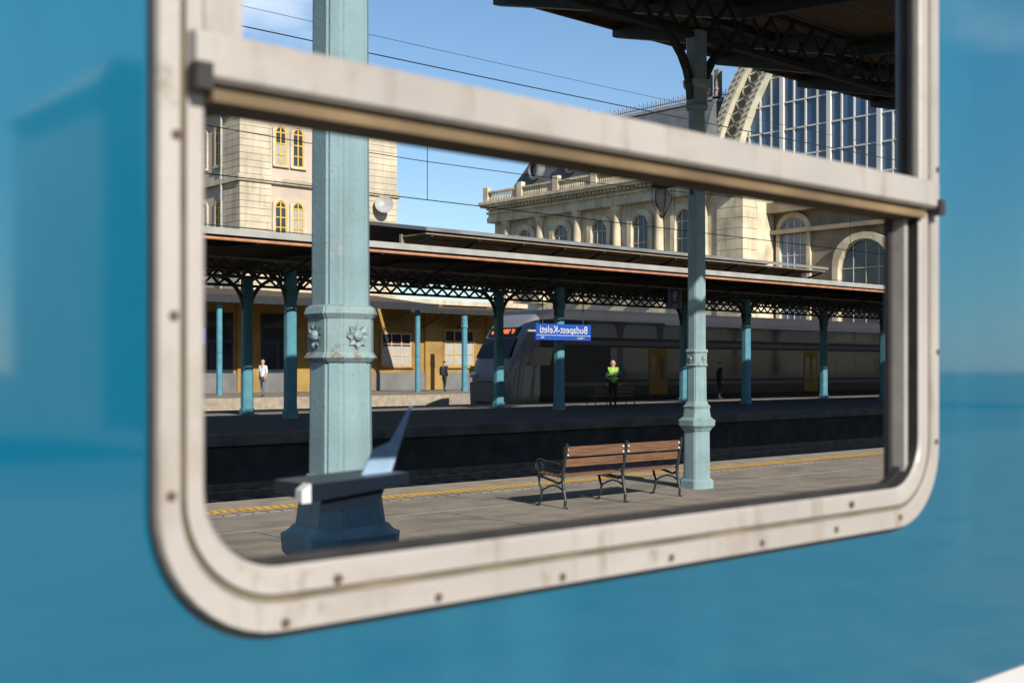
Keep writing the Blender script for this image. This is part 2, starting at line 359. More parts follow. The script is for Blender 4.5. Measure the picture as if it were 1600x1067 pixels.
MB().extr([(22,28.6,5.95),(22,31.6,6.4),(22,34.6,5.95),(22,34.6,6.05),(22,31.6,6.52),(22,28.6,6.05)], (21.5,0,0)).build('roof_slab', ['roof_metal'], rr)
MB().box((22.05,28.7,5.86),(43.4,29.9,5.9)).build('soffit', 'soffit_pale', rr)
MB().box((22.0,29.9,5.3),(43.4,30.0,5.95)).build('clerestory', 'soffit_pale', rr)
for i in range(12): MB().bar((22.3+i*1.9,28.7,5.82),(22.3+i*1.9,29.9,5.5),.07).build('bracket', 'dark_iron', rr)

# ------------------------------------------------------------------ bench
def bench(name, label, x0, y0, z0, L=2.25):
    r = thing(name, label, 'bench', (x0,y0,z0))
    for x in (x0+.03, x0+L/2, x0+L-.03):
        m = MB()
        prof = [(-.06,.80),(-.045,.7),(-.02,.6),(0,.5),(.015,.42),(.02,.34),(.0,.22),(-.03,.1),(-.02,.02),(-.05,0)]
        m.tube([(x,y0+a,z0+b) for a,b in prof], [.018,.02,.02,.021,.022,.022,.02,.018,.018,.024], 8)
        m.tube([(x,y0+a,z0+b) for a,b in ((.02,.34),(.1,.31),(.22,.34),(.36,.37),(.48,.38))], .018, 8)
        m.tube([(x,y0+a,z0+b) for a,b in ((.46,.38),(.44,.28),(.40,.2),(.42,.1),(.45,.02),(.49,0))], [.022,.02,.018,.017,.018,.024], 8)
        m.tube([(x,y0+a,z0+b) for a,b in ((.0,.22),(.1,.27),(.2,.28),(.3,.25),(.4,.2))], .012, 6)
        m.lathe((x,y0-.06,z0+.8), [(.0,-.02),(.024,0),(.0,.026)], 8)
        m.build('end_frame', 'black_iron', r)
        if x < x0+L/2-.2 or x > x0+L/2+.2:
            m = MB(); sp = [(0,.50),(.1,.56),(.22,.57),(.35,.58),(.44,.6)]
            sp += [(.44+.085*math.sin(a)*(1-a/14), .515+.085*math.cos(a)*(1-a/14)) for a in [.0+k*.6 for k in range(16)]]
            m.tube([(x,y0+a,z0+b) for a,b in sp], .014, 6); m.build('armrest', 'black_iron', r)
    for h in range(2):
        xa = x0+.02+h*L/2; xb = xa+L/2-.04
        for z, hh, yy in ((.71,.125,-.035),(.57,.10,-.005)):
            m = MB(); m.box((xa,y0+yy,z0+z-hh/2),(xb,y0+yy+.03,z0+z+hh/2)); m.build('back_plank', 'wood', r)
        for k in range(5):
            m = MB(); m.box((xa,y0+.04+k*.088,z0+.385+.006*k),(xb,y0+.115+k*.088,z0+.415+.006*k)); m.build('seat_slat', 'wood', r)
    for x in (x0+.06, x0+L/2-.05, x0+L/2+.05, x0+L-.06):
        for z in (.745,.675): MB().lathe((x,y0-.04,z0+z), [(.014,-.012),(.014,.0),(.0,.012)], 8).build('bolt', 'tail', r)
    return r
bench('park_bench', 'wooden slatted bench with scrolled black iron ends on the sunlit platform', 10.3, 10.62, 0)
bench('park_bench', 'dark bench behind the person in the green vest', 32.1, 31.35, .3)

# ------------------------------------------------------------------ people
def person(label, x, y, z, H, head, segm, vest=None, hair=(.05,.045,.04)):
    """segm: dict joint -> (side, fwd, up) in heights; one skinned body"""
    r = thing('person', label, 'person', (x,y,z))
    f = Vector((math.cos(head), math.sin(head), 0)); s = Vector((-f.y, f.x, 0))
    J = segm['J']; names = list(J)
    vs = [s*J[k][0]*H+f*J[k][1]*H+Vector((0,0,J[k][2]*H)) for k in names]
    E = [(names.index(a), names.index(b)) for a,b in segm['E']]
    me = bpy.data.meshes.new('body'); me.from_pydata([tuple(v) for v in vs], E, [])
    o = bpy.data.objects.new('body', me); COL.objects.link(o)
    md = o.modifiers.new('skin', 'SKIN'); o.modifiers.new('sub', 'SUBSURF').levels = 2
    for i, k in enumerate(names):
        sv = me.skin_vertices[0].data[i]; rr = J[k][3]*H; sv.radius = (rr*(J[k][4] if len(J[k]) > 4 else 1), rr); sv.use_root = (k == 'hip')
    bpy.context.view_layer.update()
    m2 = bpy.data.meshes.new_from_object(o.evaluated_get(bpy.context.evaluated_depsgraph_get())); o.modifiers.clear(); o.data = m2
    keys = []
    for a,b in segm['E']:
        mm = segm['mat'].get(b, segm['mat'].get(a)); keys.append(mm)
    ml = sorted(set(keys)); m2.materials.clear()
    for q in ml: m2.materials.append(M[q])
    def seg_of(c):
        best = None
        for (a,b), k in zip(E, range(len(E))):
            p, q = vs[a], vs[b]; d = q-p; tt = max(0, min(1, (c-p).dot(d)/d.length_squared)); e = (c-p-d*tt).length
            if best is None or e < best[0]: best = (e, k)
        return best[1]
    vf = []
    for p in m2.polygons:
        k = seg_of(p.center); p.material_index = ml.index(keys[k]); p.use_smooth = True
        if keys[k] == segm['mat']['chest']: 
            if p.center.z > J['hip'][2]*H-.02*H and k in segm['torso']: vf.append(p)
    o.parent = r
    if vest:
        mv = MB(); off = .016
        for p in vf: mv.add([m2.vertices[i].co+m2.vertices[i].normal*off+Vector((x,y,z)) for i in p.vertices], [tuple(range(len(p.vertices)))])
        ve = mv.build('vest', vest, r)
        mb = MB()
        for zz in (.6, .68):
            ring = [Vector((x,y,z+zz*H))+s*.118*H*math.cos(a)+f*(.085*H*math.sin(a)) for a in [2*math.pi*k/20 for k in range(20)]]
            mb.loft([ring, [v+Vector((0,0,.02*H)) for v in ring]], True)
        mb.build('reflective_band', 'vest_band', r, ve)
    hc = s*J['head'][0]*H+f*J['head'][1]*H+Vector((x,y,z+J['head'][2]*H))
    mh = MB(); rad = .052*H
    mh.loft([[hc+s*rad*1.02*math.sin(ph)*math.cos(a)-f*.008*H+f*rad*1.15*math.sin(ph)*math.sin(a)+Vector((0,0,rad*1.32*math.cos(ph)+.004*H)) for a in [2*math.pi*k/12 for k in range(12)]] for ph in (.05,.5,.95,1.3)], True, True)
    mh.build('hair', mat('hair_%.2f' % hair[0], hair, .7, .3, 40), r, smooth=True)
    mf = MB(); nb = hc+f*rad*1.0
    mf.add([nb+Vector((0,0,.012*H)), nb+f*.014*H-Vector((0,0,.008*H)), nb+s*.008*H-Vector((0,0,.01*H)), nb-s*.008*H-Vector((0,0,.01*H))],[(0,1,2),(0,3,1),(1,3,2)])
    for q in (-1,1): mf.cbox(hc+s*q*rad*1.0, (.012*H,.012*H,.03*H))
    mf.build('face_features', 'skin', r)
    return r
mat('skin', (.42,.25,.17), .6, .1, 10); M['skin'] = MATS['skin']
for nm, c in (('vest_green',(.16,.40,.03)),('vest_band',(.6,.62,.5)),('cloth_black',(.015,.015,.018)),('cloth_navy',(.03,.04,.07)),('shirt_pale',(.45,.50,.56)),('trouser_grey',(.09,.09,.11)),('shoe',(.02,.02,.02))):
    M[nm] = mat(nm, c, .85, .25, 9)
def pose(walk=.0, arm=.0, top='cloth_black', legs='cloth_black', bare=False):
    J = {'hip':(0,0,.52,.075,1.25),'waist':(0,0,.61,.068,1.25),'chest':(0,.005,.74,.075,1.4),'neck':(0,.005,.845,.032),'head':(0,.012,.925,.054,.9),'crown':(0,.008,.965,.04,.9),
         'shl':(.1,0,.805,.042),'ell':(.135,-.02+arm*.05,.64,.029),'wrl':(.14,.04+arm*.1,.50,.021),'hal':(.138,.06+arm*.1,.45,.02),
         'shr':(-.1,0,.805,.042),'elr':(-.135,-.02-arm*.05,.64,.029),'wrr':(-.14,.04-arm*.1,.50,.021),'har':(-.138,.06-arm*.1,.45,.02),
         'thl':(.05,walk*.02,.47,.055),'knl':(.052,walk*.09+.01,.27,.036),'anl':(.052,walk*.1,.045,.024),'tol':(.055,walk*.1+.09,.02,.02),
         'thr':(-.05,-walk*.02,.47,.055),'knr':(-.052,-walk*.05+.01,.27,.036),'anr':(-.052,-walk*.15,.045+abs(walk)*.02,.024),'tor':(-.055,-walk*.15+.085,.02,.02)}
    E = [('hip','waist'),('waist','chest'),('chest','neck'),('neck','head'),('head','crown')]
    for q in 'lr': E += [('chest','sh'+q),('sh'+q,'el'+q),('el'+q,'wr'+q),('wr'+q,'ha'+q),('hip','th'+q),('th'+q,'kn'+q),('kn'+q,'an'+q),('an'+q,'to'+q)]
    mt = {'waist':top,'chest':top,'neck':'skin','head':'skin','crown':'skin'}
    for q in 'lr': mt.update({'sh'+q:top,'el'+q:top,'wr'+q:'skin' if bare else top,'ha'+q:'skin','th'+q:legs,'kn'+q:legs,'an'+q:legs,'to'+q:'shoe'})
    return {'J':J,'E':E,'mat':mt,'torso':(0,1,2,5,13)}
person('person in a bright green safety vest standing in front of the far bench', 32.75, 31.0, .3, 1.78, R(-120), pose(0,.3,'cloth_navy','cloth_black'), 'vest_green', (.30,.29,.28))
person('person in a pale checked shirt walking across the sunlit forecourt', 29.0, 50.6, .4, 1.80, R(205), pose(.8,.8,'shirt_pale','trouser_grey',True), None, (.32,.25,.2))
pb = person('person in black with a backpack walking past the yellow building', 43.8, 55.2, .38, 1.84, R(10), pose(.5,.4), None, (.02,.018,.015))
m = MB(); m.loft([octa(43.62,55.17,.38+zz,a) for zz,a in ((.98,.1),(1.05,.15),(1.4,.15),(1.5,.09))], True, True)
tag(m.build('backpack', 'cloth_black'), 'black backpack worn by the person passing the yellow building', 'backpack')
person('person in dark clothes standing in the shade of the forecourt', 25.9, 51.3, .4, 1.8, R(-60), pose(.2,.4,'cloth_navy','trouser_grey'), None, (.03,.03,.03))
person('person in dark clothes standing beside the double-deck train', 44.6, 35.3, .3, 1.78, R(-30), pose(.3,.2), None, (.03,.03,.03))

# ------------------------------------------------------------------ signs
sg = thing('station_name_sign', 'blue station name sign with mirrored white lettering hung across the tracks', 'sign', (30.9,31,2.95))
sx0, sx1 = 28.95, 0
def sgx(px): d = (px-800)/1850; return 29.2*(.665+.747*d)/(.747-.665*d)
xa, xb = sgx(838), sgx(924)
MB().box((xa,29.2,2.73),(xb,29.28,3.28)).build('board', 'sign_blue', sg)
xm = (xa+xb)/2
text_on('Budapest-Keleti', .36, (xm,29.194,3.075), (1,0,0), (0,0,1), 'white', sg, sg)
MB().box((xa+.03,29.19,2.885),(xb-.03,29.199,2.9)).build('rule', 'white', sg)
text_on('> Kijárat', .1, (xb-.5,29.194,2.81), (1,0,0), (0,0,1), 'white', sg, sg)
text_on('WC', .1, (xa+.3,29.194,2.81), (1,0,0), (0,0,1), 'white', sg, sg)
for x in (xa+.35, xb-.35): MB().tube([(x,29.24,3.27),(x,29.24,5.1)], .018).build('hanger', 'dark_iron', sg)
MB().box((xa-.35,29.2,3.0),(xa,29.26,3.06)).build('side_arm', 'gutter', sg)
s9 = thing('track_number_sign', 'navy track sign with a mirrored white number nine beside the column', 'sign', (35,29.6,3.6))
d0 = (1045-800)/1850; d1 = (1066-800)/1850
xa, xb = 29.6*(.665+.747*d0)/(.747-.665*d0), 29.6*(.665+.747*d1)/(.747-.665*d1)
MB().box((xa,29.6,4.05),(xb,29.68,4.85)).build('board', 'sign_navy', s9)
fr = MB()
for a,b in (((xa+.02,4.07),(xb-.02,4.09)),((xa+.02,4.81),(xb-.02,4.83)),((xa+.02,4.09),(xa+.04,4.81)),((xb-.04,4.09),(xb-.02,4.81))): fr.box((a[0],29.592,a[1]),(b[0],29.599,b[1]))
fr.build('border', 'white', s9)
text_on('9', .52, ((xa+xb)/2,29.594,4.5), (1,0,0), (0,0,1), 'white', s9, s9)
text_on('vágány', .13, ((xa+xb)/2,29.594,4.18), (1,0,0), (0,0,1), 'white', s9, s9)
MB().tube([((xa+xb)/2,29.64,4.84),((xa+xb)/2,29.64,5.3)], .02).build('hanger', 'dark_iron', s9)
for x, y, z, wd, hh, lab in ((49.6,58.0,2.5,1.1,.75,'small blue sign on the yellow wall by the train nose'),(26.2,52.0,2.9,.5,.8,'small blue sign at the edge of the shaded forecourt')):
    s_ = thing('wall_sign', lab, 'sign', (x,y,z))
    MB().box((x,y,z),(x+wd,y+.05,z+hh)).build('board', 'sign_blue', s_)
    mm = MB()
    for k in range(3): mm.box((x+.1,y-.006,z+.15+k*.2),(x+wd-.15,y-.001,z+.2+k*.2))
    mm.build('lettering', 'white', s_); MB().tube([(x+wd/2,y+.08,.4),(x+wd/2,y+.08,z+hh)], .03).build('post', 'dark_iron', s_)

# ------------------------------------------------------------------ double-deck train
TX, TY0, TY1 = 34.0, 38.5, 41.3
tr = thing('double_deck_train', 'long pale double-deck train with yellow doors standing in the canopy shade', 'train', (60,39.9,-.56))
def tsec(x, z0, z1, inset, rr=.45):
    a, b = TY0+inset, TY1-inset; pts = []
    for cy, cz, s in ((a+rr,z1-rr,math.pi),(b-rr,z1-rr,math.pi/2)):
        for k in range(6): an = s-k*math.pi/10; pts.append((x, cy+rr*math.cos(an), cz+rr*math.sin(an)))
    return [(x,a+.02,z0)]+pts+[(x,b-.02,z0)]
nose = [(34.1,.1,1.2,.35),(34.2,-.2,1.75,.2),(34.45,-.3,2.3,.1),(34.9,-.3,3.1,.06),(35.4,-.3,3.75,.04),(36.0,-.3,4.2,.02),(36.9,-.3,4.45,0),(38,-.3,4.52,0),(112,-.3,4.52,0)]
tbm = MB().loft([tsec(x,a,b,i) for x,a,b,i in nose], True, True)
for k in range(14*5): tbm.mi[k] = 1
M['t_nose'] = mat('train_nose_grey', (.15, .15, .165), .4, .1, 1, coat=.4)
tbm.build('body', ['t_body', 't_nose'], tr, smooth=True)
def tband(x0, x1, z0, z1, nm, m, out=.012, par=None): return MB().box((x0,TY0-out,z0),(x1,TY0+.05,z1)).build(nm, m, tr, par)
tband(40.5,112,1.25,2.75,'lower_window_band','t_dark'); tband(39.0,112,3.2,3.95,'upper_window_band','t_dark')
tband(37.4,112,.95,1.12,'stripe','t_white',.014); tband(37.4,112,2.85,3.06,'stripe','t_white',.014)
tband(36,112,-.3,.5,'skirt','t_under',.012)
for i in range(22):
    x = 46.6+i*2.1
    if abs(x+.8-57.3) < 1.6: continue
    tband(x,x+1.7,1.45,2.4,'window','t_glass',.02); tband(x,x+1.7,3.32,3.85,'window','t_glass',.02)
for x in (43.2, 56.1):
    for k in range(2):
        dr = tband(x+k*.68,x+k*.68+.66,.5,2.72,'door','t_yellow',.03); tband(x+k*.68+.14,x+k*.68+.52,1.25,2.35,'door_window','t_glass',.036,dr)
MB().loft([[(34.36+dx,y0_,2.25),(34.36+dx,y1_,2.25),(34.86+dx,y1_-.06,3.12),(34.86+dx,y0_+.06,3.12)] for dx,y0_,y1_ in ((0,38.78,41.02),(.12,38.75,41.05))],True,True).build('windscreen', 't_glass', tr)
MB().loft([[(34.14+dx,38.8,.15),(34.14+dx,41.0,.15),(34.1+dx,41.0,1.15),(34.1+dx,38.8,1.15)] for dx in (-.12,.1)],True,True).build('bumper', 't_white', tr)
MB().add([(35.2,TY0+.03,1.9),(36.6,TY0-.004,1.9),(36.8,TY0-.004,2.7),(35.7,TY0+.02,2.7)],[(0,1,2,3)]).build('cab_window', 't_glass', tr)
for yy in (38.95,40.85):
    MB().lathe((34.12,yy,1.5), [(.0,-.12),(.16,-.08),(.2,0),(.16,.08),(0,.12)], 12).build('headlight', 'tail', tr, smooth=True)
MB().box((33.9,39.3,-.1),(34.2,40.5,.3)).build('coupler_cover', 't_under', tr)
for x in (36,41,53,62,75,82):
    MB().lathe((x,TY0+.3,-.12),[(.42,-.001),(.42,.001)],20).build('wheel_shadow_plate','t_under',tr)
MB().loft([[(34.93+dx,38.95,3.2),(34.93+dx,40.85,3.2),(35.2+dx,40.85,3.6),(35.2+dx,38.95,3.6)] for dx in (-.03,.12)],True,True).build('display_panel', 't_glass', tr)
text_on("0' S01T2S6", .34, (35.02,39.9,3.4), (0,-1,0), (.56,0,.83), 'led', tr, tr, 'led_display')

# ------------------------------------------------------------------ overhead wires
def wire(p, q, sag, r, label):
    p = Vector(p); q = Vector(q); pts = [p.lerp(q, k/24)-Vector((0,0,sag*4*(k/24)*(1-k/24))) for k in range(25)]
    return tag(MB().tube(pts, r, 5).build('overhead_wire', 'dark_iron'), label, 'wire', 'overhead wires')
wire((-5,21,8.6),(60,21,9.3),.35,.014,'upper black overhead wire crossing the blue sky above the tracks')
wire((-5,21,9.0),(60,21,9.7),.35,.006,'thin wire just above the thicker overhead wire')
cw = thing('overhead_line', 'contact and carrier wire with thin droppers above the middle track', 'wire', (20,20.9,5.5))
MB().tube([(-5,20.9,5.5),(70,20.9,5.5)], .011, 5).build('contact_wire', 'dark_iron', cw)
MB().tube([(-5+k*3,20.9,6.6+.25*math.cos(k*.45)) for k in range(26)], .009, 5).build('carrier_wire', 'dark_iron', cw)
for x in (8.6, 16.1, 24.5, 33): MB().tube([(x,20.9,5.5),(x,20.9,6.75)], .008, 5).build('dropper', 'dark_iron', cw)
wire((-5,40,7.0),(90,40,7.0),.3,.02,'overhead wire above the double-deck train')
wire((-5,45,8.2),(90,45,8.0),.5,.02,'overhead wire in front of the cream building')

# ------------------------------------------------------------------ buildings
def arch_pts(w_, h, rise=None, n=10):
    rr = w_/2; pts = [(-rr,0),(rr,0)]; pts += [(rr*math.cos(a), h-rr+rr*math.sin(a)) for a in [math.pi*k/n for k in range(n+1)]]; return pts
def window(root, o, u, w_, h, fm, arch=True, surround='cream', blind=None, depth=.1, nv=1, nh=3, margin=.16, glass='glass_dark'):
    """window part: frame with mullions, pane and surround as sub-parts. o: middle of the sill on the wall face; u: along the wall; the outward normal is u turned clockwise"""
    o = Vector(o); u = Vector(u); n = Vector((u.y,-u.x,0)); Z = Vector((0,0,1))
    def P(a,b,c): return o+u*a+Z*b+n*c
    shp = (lambda ww,hh: arch_pts(ww,hh)) if arch else (lambda ww,hh: [(-ww/2,0),(ww/2,0),(ww/2,hh),(-ww/2,hh)])
    f = MB(); outer = shp(w_,h); inn = [(a*(1-.16/w_*1.0), .08+b*(1-.16/h)) for a,b in outer]
    k = len(outer)
    f.loft([[P(a,b,.012) for a,b in outer],[P(a,b,.07) for a,b in outer],[P(a,b,.07) for a,b in inn],[P(a,b,.012) for a,b in inn]])
    for i in range(nv): a = -w_/2+w_*(i+1)/(nv+1); f.bar(P(a,.04,.05),P(a,h-.06-(0 if not arch else (w_/2-math.sqrt(max(0,(w_/2)**2-a*a)))),.05),.07,.04,n)
    for j in range(nh): b = (h-(w_/2 if arch else 0))*(j+1)/(nh+(0 if arch else 1)); f.bar(P(-w_/2+.03,b,.052),P(w_/2-.03,b,.052),.06,.04,n)
    fo = f.build('window', fm, root)
    MB().add([P(a,b,.02) for a,b in outer],[tuple(range(k))]).build('pane', glass, root, fo)
    if blind: MB().add([P(-w_/2+.08,.1,.028),P(w_/2-.08,.1,.028),P(w_/2-.08,h*blind,.028),P(-w_/2+.08,h*blind,.028)],[(0,1,2,3)]).build('blind', 'blind', root, fo)
    if surround:
        g_ = margin; o2 = [(a*(1+2*g_/w_), (b if b <= 0 else b+g_)) for a,b in outer]
        MB().loft([[P(a,b,.0) for a,b in o2],[P(a,b,depth) for a,b in o2],[P(a,b,depth) for a,b in outer],[P(a,b,.0) for a,b in outer]]).build('surround', surround, root, fo)
    MB().loft([[P(a,b,c) for a,b in ((-w_/2-g_ if surround else -w_/2,-.12),(w_/2+.16,-.12),(w_/2+.16,0),(-w_/2-.16,0))] for c in (0,.18)], True, True).build('sill', surround or 'cream', root, fo)
    return fo
# cream corner tower
b1 = thing('corner_tower_building', 'cream and pink stuccoed corner tower with paired arched windows behind the canopy', 'building', (39.6,68,.4))
X0, X1, Y0, Y1 = 34.0, 45.3, 62.0, 76.0
MB().box((X0+.1,Y0+.1,.4),(X1-.1,Y1,17.2)).build('wall', 'pink', b1)
for a, b in ((X0,X0+2.1),(X1-2.3,X1)):                        # rusticated corner strips, course by course
    for k in range(30):
        z = 5.2+k*.4; MB().box((a,Y0,z),(b,Y0+.1,z+.375)).build('course', 'cream', b1)
for k in range(30):
    z = 5.2+k*.4; MB().box((X0+.003,Y0+.102,z),(X0+.1,Y0+2.0,z+.375)).build('course', 'cream', b1)
MB().box((X0+.05,Y0-.02,5.0),(X1-.05,Y0+.1,5.2)).build('string_course', 'cream', b1)
MB().extr([(X0-.15,Y0-.16,12.75),(X0-.15,Y0-.22,13.0),(X0-.15,Y0+.1,13.15),(X0-.15,Y0+.1,12.7)], (X1-X0+.3,0,0)).build('string_course', 'cream', b1)
MB().box((X0-.16,Y0-.12,12.72),(X0+.1,Y1,13.02)).build('string_course', 'cream', b1)
MB().box((X0-.25,Y0-.25,17.2),(X1+.25,Y1,17.5)).build('cornice', 'cream', b1); MB().box((X0-.5,Y0-.5,17.5),(X1+.5,Y1,17.85)).build('cornice', 'cream', b1)
MB().loft([[(X0-.5,Y0-.5,17.85),(X1+.5,Y0-.5,17.85),(X1+.5,Y1,17.85),(X0-.5,Y1,17.85)],[(X0+4,Y0+5,19.2),(X1-4,Y0+5,19.2),(X1-4,Y1-5,19.2),(X0+4,Y1-5,19.2)]],True,True).build('roof', 'slate', b1)
for xx in (36.75, 37.95, 40.9, 42.1):
    window(b1, (xx,Y0+.1,13.9), (1,0,0), .78, 2.35, 'win_yellow', True, 'cream', .55 if xx < 37 else None)
    window(b1, (xx,Y0+.1,9.6), (1,0,0), .82, 2.2, 'win_yellow', True, 'cream', .8 if xx > 37.5 and xx < 38 else None)
for yy in (64.6, 66.6): 
    window(b1, (X0+.1,yy,13.9), (0,-1,0), .78, 2.35, 'win_yellow'); window(b1, (X0+.1,yy,9.6), (0,-1,0), .82, 2.2, 'win_yellow')
MB().tube([(X0-.12,64.0,.4),(X0-.12,64.0,17.2)], .07).build('drainpipe', 'gutter', b1)
# yellow ground floor running along the forecourt
b2 = thing('yellow_station_wing', 'low yellow station wing with pilasters and wooden windows along the forecourt', 'building', (36,62,.4))
MB().box((10,60.6,.4),(55,61.95,6.0)).build('wall', 'yellow_wall', b2)
MB().box((9.9,60.5,.4),(55.1,60.6,1.5)).build('plinth', 'plinth', b2)
MB().box((9.8,60.3,5.9),(55.2,61.9,6.2)).build('cornice', 'cream', b2)
for xx in (24.5,28.5,33,36.9,41,46.4,51.6): MB().box((xx,60.42,.4),(xx+1.4,60.6,5.9)).build('pilaster', 'yellow_wall', b2)
window(b2, (44.2,60.6,1.9), (1,0,0), 2.3, 2.1, 'win_pink', False, 'yellow_wall', .6, nv=2, nh=2)
window(b2, (49.3,60.6,1.9), (1,0,0), 2.5, 2.4, 'win_brown', False, 'yellow_wall', .7, nv=2, nh=2)
window(b2, (53.9,60.6,1.9), (1,0,0), 1.6, 2.4, 'win_brown', False, 'yellow_wall', .7, nv=1, nh=2)
for xa_, xb_ in ((11,17.4),(17.8,24.2),(26.1,28.3),(30.1,32.8),(34.6,36.7),(38.5,40.8)):  # real doorway aside, dark bays put in for the shade on this wall
    dd = MB().box((xa_,60.55,.4),(xb_,60.66,4.9)).build('door', 't_dark', b2)
    for q in range(2): MB().box((xa_+.15+q*(xb_-xa_)/2,60.53,.9),(xa_-.1+(q+1)*(xb_-xa_)/2,60.549,3.2)).build('pane', 'glass_dark', b2, dd)
    MB().box((xa_+.15,60.53,3.4),(xb_-.15,60.549,4.7)).build('fanlight', 'glass_dark', b2, dd)
c3 = thing('forecourt_canopy', 'low lean-to canopy on blue posts shading the yellow station wing', 'canopy', (26,57,.4))
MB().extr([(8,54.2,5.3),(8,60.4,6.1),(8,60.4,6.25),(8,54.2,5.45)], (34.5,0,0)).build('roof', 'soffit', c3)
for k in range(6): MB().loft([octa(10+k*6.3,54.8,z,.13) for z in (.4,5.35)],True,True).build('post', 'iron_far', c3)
MB().box((8,54.1,5.1),(42.5,54.2,5.5)).build('fascia', 'dark_iron', c3)
c4 = thing('window_canopy', 'narrow dark lean-to canopy above the wooden windows of the yellow wing', 'canopy', (49,59,5.3))
MB().extr([(42.9,57.4,5.3),(42.9,60.4,5.7),(42.9,60.4,5.8),(42.9,57.4,5.42)], (12.3,0,0)).build('roof', 'soffit', c4)
MB().box((42.9,57.3,5.15),(55.2,57.4,5.45)).build('fascia', 'dark_iron', c4)
for k in range(5): MB().bar((43.2+k*2.9,57.5,5.25),(43.2+k*2.9,60.4,4.4),.08).build('bracket', 'dark_iron', c4)
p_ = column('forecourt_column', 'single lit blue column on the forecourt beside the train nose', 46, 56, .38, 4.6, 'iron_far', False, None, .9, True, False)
sd = thing('satellite_dish', 'round white dish fixed to the corner of the cream tower', 'dish', (43.9,61.7,11.6))
c = Vector((43.9,61.5,12.1)); nn = Vector((-.5,-.8,.3)).normalized(); uu = nn.cross(Vector((0,0,1))).normalized(); vv = uu.cross(nn)
MB().loft([[c+(uu*math.cos(2*math.pi*k/20)+vv*math.sin(2*math.pi*k/20))*rr+nn*hh for k in range(20)] for rr,hh in ((.05,0),(.25,.03),(.45,.1),(.6,.2),(.59,.22),(.4,.11),(.05,.03))], True, True).build('dish', 'gutter', sd, smooth=True)
MB().bar(c,(43.9,62.05,11.9),.08).build('arm', 'dark_iron', sd)
# station side wing with half columns
XW = 90.0; YE = 68.5
b3 = thing('columned_station_wing', 'long classical station wing with half columns, balustrade and crested slate mansard roof', 'building', (95,85,-1))
MB().box((XW,YE,-1),(XW+4.9,104,20.8)).build('wall', 'stone', b3)
MB().box((XW+4.9,74,-1),(XW+14,104,20.8)).build('rear_wall', 'stone', b3)
for k in range(6): window(b3, (XW,98.6-5.8*k if k < 5 else 74.6,11.2), (0,-1,0), 2.3, 6.2, 'steel_cream', True, 'stone', None, .35, 2, 3, .55) if k < 5 else None
for yc in (101.6,96.1,90.2,84.4,78.6,73.0):
    MB().lathe((XW-.25,yc,10.2), [(.62,0),(.62,.3),(.5,.45),(.5,3),(.43,7.5),(.5,7.6),(.44,7.7),(.62,8.15),(.66,8.4)], 14).build('half_column', 'stone', b3, smooth=True)
    MB().box((XW-.95,yc-.7,9.0),(XW,yc+.7,10.2)).build('column_plinth', 'stone', b3)
for k in range(20): MB().box((XW-.18,YE-.18,-1+k*1.0),(XW+2.2,YE+2.9,-.04+k*1.0)).build('quoin', 'stone', b3)
for a, b, d in ((18.6,19.2,.9),(19.2,19.6,.75),(19.6,19.8,1.0),(20.3,20.6,1.7),(20.6,20.9,1.9)): MB().box((XW-d,YE-d*.3,a),(XW+.5,104+d*.4,b)).build('entablature', 'stone', b3)
MB().box((XW-.8,YE-.1,19.8),(XW,104.2,20.3)).build('frieze', 'stone', b3)
dm = MB()
for k in range(65): dm.box((XW-1.35,YE+k*.55,20.0),(XW-.8,YE+k*.55+.28,20.29))
q = dm.build('dentils', 'stone', b3); q['kind'] = 'stuff'
bl = MB()
for k in range(130): bl.lathe((XW-1.2,YE+.2+k*.276,21.05),[(.07,0),(.1,.25),(.05,.6),(.08,.85)],6)
q = bl.build('balusters', 'stone', b3); q['kind'] = 'stuff'
MB().box((XW-1.4,YE,20.9),(XW-1.0,104.4,21.06)).build('balustrade_base', 'stone', b3); MB().box((XW-1.42,YE,21.9),(XW-.98,104.4,22.1)).build('balustrade_rail', 'stone', b3)
for i in range(7): yy = 104-i*5.8; MB().box((XW-1.5,yy-.4,20.9),(XW-.9,yy+.4,22.6)).build('balustrade_pier', 'stone', b3)
mr = [[(XW+.8+a,102.5-b,z),(XW+.8+a,74+a*.3,z),(XW+13.5-a*.5,74+a*.3,z),(XW+13.5-a*.5,102.5-b,z)] for a,b,z in ((0,0,20.9),(.4,.6,23),(1.3,2.4,25.6),(2.6,5.5,27.8),(3.6,9.5,28.8))]
rf = MB().loft(mr, True, True).build('mansard_roof', 'slate', b3)
MB().box((XW+4.2,74.9,28.8),(XW+4.7,93.2,29.1)).build('roof_edge', 'gutter', b3)
MB().box((XW+4.2,74.9,28.5),(XW+11,75.4,29.1)).build('roof_edge', 'gutter', b3)
cr = MB()
for k in range(60): cr.bar((XW+4.4,75+k*.3,29.1),(XW+4.4,75+k*.3,29.75+.25*(k%2)),.06)
for k in range(22): cr.bar((XW+4.4+k*.3,75.1,29.1),(XW+4.4+k*.3,75.1,29.75+.25*(k%2)),.06)
cr.box((XW+4.36,75,29.4),(XW+4.44,93,29.47)); cr.box((XW+4.4,75.06,29.4),(XW+11,75.14,29.47))
q = cr.build('roof_cresting', 'cresting', b3); q['kind'] = 'stuff'
for y in (75.1,93): MB().lathe((XW+4.4,y,29),[(.25,0),(.2,.6),(.3,.7),(.15,1.2),(.03,1.9)],10).build('finial', 'cresting', b3)
for y in (76.4,77.6): MB().box((XW+6,y-.3,28.5),(XW+6.6,y+.3,32.3)).build('chimney', 'soffit_pale', b3)
